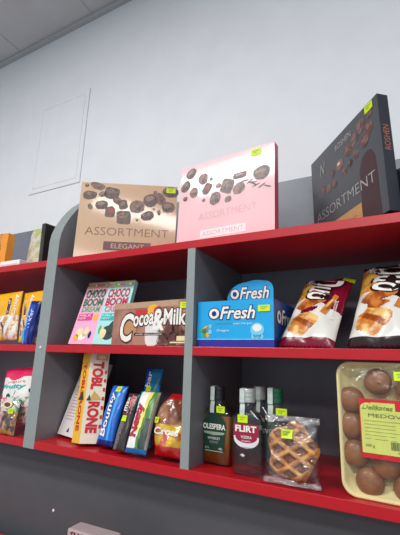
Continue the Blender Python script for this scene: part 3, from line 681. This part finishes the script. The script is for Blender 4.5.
RDB = mat('red_bag_film', (206, 26, 32), .3, .1, 25, .15); BUN = two_tone('bun_in_bag', (132, 72, 48), (196, 130, 92), 25, rough=.3); YRL = two_tone('yellow_red_label', (246, 206, 40), (226, 70, 30), 38, rough=.3)
t = thing('bakery_bag', 'plump clear and red pastry bag with a yellow label, left of the narrow upright', 'bag', (-0.122, 0.030, -0.2474), (-0.19, 0.0, -0.02))
w, h = .100, .150
def rcol(u, v):
    if v > .90: return RDB
    if v < .16 or (u < .12 and v < .45): return RDB
    if v < .50: return YRL
    return BUN
mp = pouch_map(w, h, .030, seed=31, wob=.003); RS = lambda v: .86+.14*math.sin(math.pi*v) if v < .5 else (1-.70*((v-.5)/.5)**2)
pouch(t, w, h, .030, mp, rcol, BUN, 40, 60, 'contents', RS)
pouch(t, w, h, .034, pouch_map(w, h, .034, seed=31, wob=.003), lambda u, v: film('clear_bag_film'), film('clear_bag_film'), 40, 60, 'clear_wrapper', RS)
mb = MB(); text(mb, 'Croas', (.2*w, .34*h, .85*w, .44*h), mp, WHP, .006, bold=.04); mb.build('lettering', t, fix=False)
price_tag(t, .06*w, .50*h, .018, .014, mp, .007)

# ================================================================== BOTTOM SHELF, right bay: bottles
GLS = thin_glass('clear_glass', (.92, .95, .94), .07); AMB = mat('amber_liquid', (196, 124, 44), .1, .05, 12)
AMB.node_tree.nodes['Principled BSDF'].inputs['Transmission Weight'].default_value = .55; AMB.node_tree.nodes['Principled BSDF'].inputs['IOR'].default_value = 1.33; VOD = thin_glass('clear_liquid', (.80, .80, .83), .04)
CAPS = mat('silver_cap', (186, 190, 188), .35, .05, metal=.3); CAPB = mat('black_cap', (28, 28, 32), .35); CAPG = mat('green_cap', (18, 84, 58), .35); STP = mat('excise_strip', (196, 206, 200), .5, .1, 90)
def se(hw, hd, n, z, k=36):
    P = []
    for i in range(k):
        a = 2*math.pi*i/k; c, s = math.cos(a), math.sin(a)
        P.append((hw*math.copysign(abs(c)**(2/n), c), hd*math.copysign(abs(s)**(2/n), s), z))
    return P
def bottle(label, loc, rz, prof_, liquid, lz, capm, capr, capz, strip, lab, tagp, group='small spirit bottles'):
    t = thing('spirit_bottle', label, 'bottle', loc, (0, 0, rz), group)
    mb = MB(); mb.rings([se(*p) for p in prof_], GLS); mb.build('glass_body', t, True)
    if liquid:
        th = .0022; L = [(p[0]-th, p[1]-th, p[2], max(p[3], prof_[0][3]+.005)) for p in prof_ if p[3] <= lz]
        mb = MB(); mb.rings([se(*p) for p in L], liquid); mb.build('liquid', t, True)
    mb = MB(); z0, z1 = capz
    rs = [se(capr, capr, 2, z0), se(capr*1.03, capr*1.03, 2, z0+.002)]
    rs += [se(capr*(1.03 if i % 2 else 1.0), capr*(1.03 if i % 2 else 1.0), 2, z0+.002+(z1-z0-.004)*i/6) for i in range(1, 7)] + [se(capr*.93, capr*.93, 2, z1)]
    mb.rings(rs, capm); mb.build('cap', t, False)
    x0, x1, zs = strip; mb = MB()
    # paper strip: over the cap and down the neck
    pts = [(-capr*1.0-.0012, z1), (-capr*1.06-.0012, z0)] + [(y, z) for y, z in zs]
    V = [(x, y, z) for (y, z) in pts for x in (x0, x1)]
    V = [(x0, .004, z1+.0008), (x1, .004, z1+.0008)] + V
    mb.add(V, [(2*i, 2*i+1, 2*i+3, 2*i+2) for i in range(len(pts))], STP); o = mb.build('excise_strip', t, fix=False)
    o['label'] = 'pale paper strip over the cap'
    lab(t)
    if tagp: price_tag(t, tagp[0], tagp[1], tagp[2], tagp[3], front(tagp[4]), .0006)
    return t
def flask_prof(hw, hd, n=5):
    return [(hw*.9, hd*.85, n, 0), (hw, hd, n, .004), (hw, hd, n, .112), (hw*.97, hd*.98, n-.6, .119), (hw*.84, hd*.92, n-1.4, .127), (hw*.62, hd*.82, 2.8, .134), (.0155, .0140, 2.2, .141), (.0132, .0130, 2, .146), (.0130, .0130, 2, .160)]
# whisky flask
WG = mat('dark_green_label', (20, 58, 44), .4, .08, 40); WGL = mat('pale_green_print', (150, 176, 150), .4)
def lab_whisky(t):
    y = -.0178; mp = front(y); mb = MB()
    P = []
    for i in range(40):
        a = 2*math.pi*i/40; c, s = math.cos(a), math.sin(a); P.append((-.003+.0305*c, .088+.026*s))
    P = [(x, z) for x, z in P if z > .078]
    P = sorted([p for p in P], key=lambda p: math.atan2(p[1]-.088, p[0]+.003) if p[1] > .07 else 0)
    poly(mb, [(.0235, .030), (.0265, .080), (.030, .088), (.0265, .101), (.018, .112), (.008, .118), (-.003, .120), (-.015, .118), (-.025, .111), (-.0325, .101), (-.036, .088), (-.0325, .080), (-.0295, .030)], mp, WG, .0003)
    poly(mb, [(.026, .076), (-.0325, .076), (-.030, .071), (-.003, .068), (.024, .071)], mp, WGL, .0005)
    rect(mb, -.028, .031, .022, .033, mp, WGL, .0006)
    o = mb.build('label', t, fix=False); o['label'] = 'dark green arched label'
    mb = MB(); text(mb, 'OLESPERA', (-.0335, .082, .0275, .094), mp, WHP, .0008, bold=.03); text(mb, 'WHISKEY', (-.020, .058, .014, .064), mp, WHP, .0008); text(mb, 'BLENDED', (-.014, .050, .009, .055), mp, WGL, .0008)
    text(mb, '0,2 L', (-.027, .036, -.016, .041), mp, WHP, .0008); text(mb, '40%', (.010, .036, .020, .041), mp, WHP, .0008)
    mb.build('lettering', o, fix=False)
strip = (-.0125, -.001, [(-.0143, .146), (-.0175, .139), (-.0192, .132)])
bottle('flat whiskey flask with amber liquid and dark green label, nearest the narrow grey upright', (0.036, 0.085, -0.2578), -.027, flask_prof(.0395, .0175), AMB, .118, CAPB, .0155, (.150, .183), (-.0155, -.004, [(-.0143, .146), (-.0175, .137), (-.0186, .120)]), lab_whisky, (.003, .121, .023, .016, -.0188))
# clear vodka flask
FLR = mat('crimson_label', (150, 22, 60), .38, .06, 40); FLW = mat('white_label', (226, 224, 226), .38)
def lab_flirt(t):
    mp = front(-.0166); mb = MB()
    rect(mb, -.030, .082, .030, .109, mp, FLR, .0003)
    P = [(.030, .082), (.030, .080)] + [(.030*math.cos(math.pi*i/14), .078-.021*math.sin(math.pi*i/14)) for i in range(1, 14)] + [(-.030, .080), (-.030, .082)]
    poly(mb, P, mp, FLW, .0003)
    P = [(.026, .082)] + [(.026*math.cos(math.pi*i/14), .081-.013*math.sin(math.pi*i/14)) for i in range(1, 14)] + [(-.026, .082)]
    poly(mb, P, mp, FLR, .0005)
    o = mb.build('label', t, fix=False); o['label'] = 'crimson and white label'
    mb = MB(); text(mb, 'FLIRT', (-.0255, .092, .0235, .1045), mp, WHP, .0007, bold=.04); text(mb, 'VODKA', (-.013, .0775, .013, .0835), mp, WHP, .0008, bold=.01); text(mb, 'CRANBERRY', (-.011, .0705, .011, .074), mp, WHP, .0008)
    rect(mb, -.012, .058, .012, .0595, mp, GYI, .0006); mb.build('lettering', o, fix=False)
bottle('clear FLIRT vodka flask with crimson label and silver cap, standing at the front', (0.131, 0.045, -0.2578), .04, flask_prof(.0375, .0165), VOD, .134, CAPS, .0162, (.155, .185), (-.0155, -.0035, [(-.0143, .150), (-.0172, .139), (-.0180, .126)]), lab_flirt, (-.020, .111, .024, .017, -.0182))
# two bottles behind
def lab_plain(m, m2):
    def f(t):
        mp = front(-.0166); mb = MB(); rect(mb, -.030, .030, .030, .108, mp, m, .0003); o = mb.build('label', t, fix=False)
        mb = MB(); text(mb, 'VODKA', (-.024, .085, .024, .096), mp, m2, .0007); mb.build('lettering', o, fix=False)
    return f
bottle('dark bottle with white cap half hidden behind the FLIRT flask', (0.132, 0.125, -0.2578), .02, flask_prof(.036, .0165), VOD, .118, CAPS, .0150, (.155, .186), (-.004, .006, [(-.0143, .150), (-.0172, .139), (-.0180, .126)]), lab_plain(CAPB, WHP), None)
bottle('dark green capped bottle standing behind the wrapped waffle', (0.186, 0.090, -0.2578), .02, flask_prof(.036, .0165), VOD, .118, CAPG, .0158, (.152, .187), (-.0170, -.0045, [(-.0143, .148), (-.0172, .137), (-.0180, .112)]), lab_plain(WG, WHP), (.002, .127, .026, .016, -.0150))

# ================================================================== waffle in a clear bag
w, h = .118, .133
t = thing('wrapped_waffle', 'golden lattice waffle in a clear plastic bag in front of the bottles', 'waffle', (0.178, 0.010, -0.2546), (-0.146, -0.0, 0.0))
WF = two_tone('waffle_crust', (184, 116, 58), (222, 166, 104), 60, rough=.5, bump=.2); WFD = two_tone('waffle_pit', (104, 54, 28), (148, 86, 48), 60, rough=.5, bump=.2); SUG = mat('sugar_glaze', (240, 230, 220), .4)
mb = MB(); N = 84; cx, cz, R_ = .060, .064, .0535
V = []; idx = {}
def wf_r(a): return R_*(1+.085*math.cos(5*a-.6)+.02*math.sin(9*a))
def ridge(x, z):
    a = (x*.62+z)/.0305; b = (x*.62-z+.004)/.0305
    da = abs(a-round(a)); db = abs(b-round(b))
    return max(max(0, 1-da/.30), max(0, 1-db/.30))
rings_, segs = 44, 120
for j in range(rings_+1):
    for i in range(segs):
        a = 2*math.pi*i/segs; r = wf_r(a)*j/rings_
        x, z = cx+r*math.cos(a)*.98, cz+r*math.sin(a)*1.06
        k = min(1, ridge(x-cx, z-cz)*1.5); e = 1-(j/rings_)**8
        V.append((x, -(.004+.0115*k)*e - .002*e, z))
nb = len(V)
for j in range(rings_+1):
    for i in range(segs):
        x, y, z = V[j*segs+i]; V.append((x, .010*(1-(j/rings_)**8), z))
gr = {WF: [], WFD: [], SUG: []}
for j in range(rings_):
    for i in range(segs):
        q = (j*segs+i, j*segs+(i+1) % segs, (j+1)*segs+(i+1) % segs, (j+1)*segs+i)
        c = [sum(V[k][n] for k in q)/4 for n in range(3)]
        m = WF if ridge(c[0]-cx, c[2]-cz) > .33 else WFD
        gr[m].append(q); gr[WF].append(tuple(nb+k for k in reversed(q)))
for i in range(segs):
    a = rings_*segs+i; b = rings_*segs+(i+1) % segs; gr[WF].append((a, b, nb+b, nb+a))
mb.v = V
for m, fs in gr.items():
    mi = mb.mi(m)
    for f in fs: mb.f.append(f); mb.m.append(mi)
mb.build('waffle', t, True)
mpw = pouch_map(w, h, .021, seed=41, wob=.0025, p=4)
FL = film('clear_waffle_film', (1, 1, 1), .13, .12, 45, .9)
o = pouch(t, w, h, .021, mpw, lambda u, v: FL, FL, 44, 50, 'clear_wrapper')
mb = MB()
rect(mb, .0, .0, w, .010, front(-.001), film('crimp_film', (.95, .95, .95), .4, .2, 90, .8), .0006); mb.build('sealed_edge', t, fix=False)
mb = MB(); rect(mb, .0, h-.012, w, h, front(-.001), film('crimp_film'), .0006); mb.build('sealed_edge', t, fix=False)
price_tag(t, .36*w, .665*h, .023, .018, mpw, .0024)

# ================================================================== tray of brown buns
TRC = mat('cream_foam', (232, 218, 158), .55, .04, 60, .06)
TW, TH, TD = .182, .254, .034
tray = thing('foam_tray', 'cream foam tray of round brown buns under cling film with a lime label', 'tray', (0.334, 0.022, -0.2576), (-0.03, 0.0, -0.050))
def rr(x0, z0, x1, z1, r, y, k=8):
    P = []
    for (cx_, cz_, a0) in ((x1-r, z0+r, -math.pi/2), (x1-r, z1-r, 0), (x0+r, z1-r, math.pi/2), (x0+r, z0+r, math.pi)):
        for i in range(k+1):
            a = a0+math.pi/2*i/k; P.append((cx_+r*math.cos(a), y, cz_+r*math.sin(a)))
    return P
mb = MB()
def ins(e, y, r): return rr(e, e, TW-e, TH-e, r, y)
mb.rings([ins(.016, TD, .022), ins(.003, .006, .027), ins(.0, .003, .028), ins(.0, -.001, .028), ins(.002, -.002, .027), ins(.0055, -.001, .024), ins(.0075, .004, .023), ins(.018, TD-.004, .018)], TRC)
mb.build('foam_body', tray, True)
def filmmap(x, z, o):
    u, v = x/TW, z/TH; q = (max(0, 1-abs(2*u-1)**4)*max(0, 1-abs(2*v-1)**4))
    return (x, -.0025-.011*q**.6-o+.0006*math.sin(40*u+22*v)*q, z)
CLF = film('cling_film', (1, 1, 1), .06, .1, 26, .8)
mb = MB(); N1, N2 = 36, 48
V = [filmmap(.002+(TW-.004)*i/N1, .002+(TH-.004)*j/N2, 0) for j in range(N2+1) for i in range(N1+1)]
mb.add(V, [(j*(N1+1)+i, j*(N1+1)+i+1, (j+1)*(N1+1)+i+1, (j+1)*(N1+1)+i) for j in range(N2) for i in range(N1) if not ((i in (0, 1, N1-2, N1-1)) and (j in (0, 1, N2-2, N2-1)))], CLF)
mb.build('cling_film', tray, True, fix=False)
LIM = mat('lime_label', (208, 214, 112), .45, .05, 30); LRD = mat('red_label_border', (206, 30, 40), .4); INK = mat('dark_ink', (96, 104, 54), .5)
def patch(mb, x0, z0, x1, z1, m, off, n=14):
    V = [filmmap(x0+(x1-x0)*i/n, z0+(z1-z0)*j/n, off) for j in range(n+1) for i in range(n+1)]
    mb.add(V, [(j*(n+1)+i, j*(n+1)+i+1, (j+1)*(n+1)+i+1, (j+1)*(n+1)+i) for j in range(n) for i in range(n)], m)
mb = MB(); lx0, lx1, lz0, lz1 = .245*TW, .99*TW, .335*TH, .705*TH
patch(mb, lx0-.002, lz0-.009, lx1, lz1+.004, LRD, .0012); patch(mb, lx0, lz0, lx1-.002, lz1-.016, LIM, .0022)
blob(mb, lx0+.014, lz1-.014, .014, .011, filmmap, LIM, 0, .0026, jag=.05); rect(mb, lx0+.020, lz1-.020, lx0+.062, lz1-.002, filmmap, LIM, .0026)
lb = mb.build('label', tray, fix=False); lb['label'] = 'lime green label with a red border and barcode'
mb = MB()
text(mb, 'Delikates', (lx0+.004, lz1-.0155, lx0+.058, lz1-.007), filmmap, mat('dark_green_ink', (110, 140, 56), .5), .0032, shear=.3, bold=.02)
text(mb, 'MEDOVIKI', (lx0+.014, lz1-.029, lx0+.090, lz1-.0225), filmmap, INK, .0032)
for i in range(6): rect(mb, lx0+.006, lz1-.036-.0065*i, lx0+(.060 if i % 3 else .085), lz1-.0355-.0065*i, filmmap, INK, .0032)
text(mb, '500 g', (lx0+.006, lz0+.010, lx0+.022, lz0+.016), filmmap, INK, .0032)
xx = lx0+.050
rnd = random.Random(3)
while xx < lx0+.105:
    b_ = rnd.choice((.0006, .0010, .0016)); rect(mb, xx, lz0+.010, xx+b_, lz0+.024, filmmap, INK, .0032); xx += b_+rnd.choice((.0007, .0011))
text(mb, '4 810', (lx0+.060, lz0+.004, lx0+.095, lz0+.008), filmmap, INK, .0032)
mb.build('lettering', lb, fix=False)
price_tag(tray, .60*TW, .865*TH, .026, .017, filmmap, .003)
# the buns: each a thing of its own
BUNM = two_tone('brown_bun_skin', (110, 64, 32), (152, 98, 54), 30, .3, .7, rough=.45, bump=.08, coat=.12); HOLE = mat('bun_pore', (70, 38, 24), .6)
trm = Matrix.Translation(tray.location) @ Euler(tray.rotation_euler).to_matrix().to_4x4()
def bun_mesh(hole):
    mb = MB(); rs = []; n = 28; r = .0262
    for k in range(1, 20):
        a = math.pi*k/20; rr_ = r*math.sin(a); y = -.0155*math.cos(a)
        rs.append([(rr_*math.cos(2*math.pi*i/n)*(1+.03*math.sin(2*2*math.pi*i/n)), y, rr_*math.sin(2*math.pi*i/n)) for i in range(n)])
    mb.rings(rs, BUNM)
    if hole: blob(mb, .003, -.003, .0022, .0018, lambda x, z, o: (x, -.0160, z), HOLE, 0, 0)
    me = mb.build('tmp', None, True); d_ = me.data; bpy.data.objects.remove(me); return d_
bm_plain, bm_hole = bun_mesh(False), bun_mesh(True)
BUNS = [(.426, .850, True, 'round brown bun with a small dark dot at the top of the foam tray'),
        (.735, .815, False, 'round brown bun at the right photo edge, just above the lime label'),
        (.135, .700, False, 'round brown bun at the tray edge beside the top corner of the lime label'),
        (.125, .500, False, 'round brown bun at the tray edge beside the middle of the lime label'),
        (.145, .300, False, 'round brown bun at the tray edge beside the bottom corner of the lime label'),
        (.447, .245, False, 'round brown bun tucked right under the lower edge of the lime label'),
        (.275, .112, False, 'lowest round brown bun in the left bottom corner of the foam tray'),
        (.640, .105, False, 'round brown bun at the bottom of the foam tray, cut by the right photo edge')]
for fx, fz, hl, lab in BUNS:
    o = bpy.data.objects.new('brown_bun', bm_hole if hl else bm_plain); COL.objects.link(o)
    p = trm @ Vector((fx*TW, 0.0135, fz*TH))
    o.location = p; o.rotation_euler = (tray.rotation_euler.x, 0 if hl else random.uniform(0, 6), tray.rotation_euler.z); tag(o, lab, 'bun', 'round brown buns in the foam tray')

# ================================================================== on the deeper shelf below: white packet
t = thing('white_packet', 'white packet with dark red lettering below the shelves, its top just in view', 'packet', (-0.275, -0.085, -0.5346), (0.0, 0.0, 0.03))
w, d, h = .125, .045, .130
WPK = mat('off_white_packet', (176, 160, 162), .4, .05, 30)
mb = MB(); mb.box(0, 0, 0, w, d, h, WPK, .004); mb.build('carton', t)
mb = MB(); text(mb, 'SUGAR', (.012, .112, .085, .126), F0, mat('wine_ink', (120, 40, 52), .45), .0008, bold=.03); mb.build('lettering', t, fix=False)
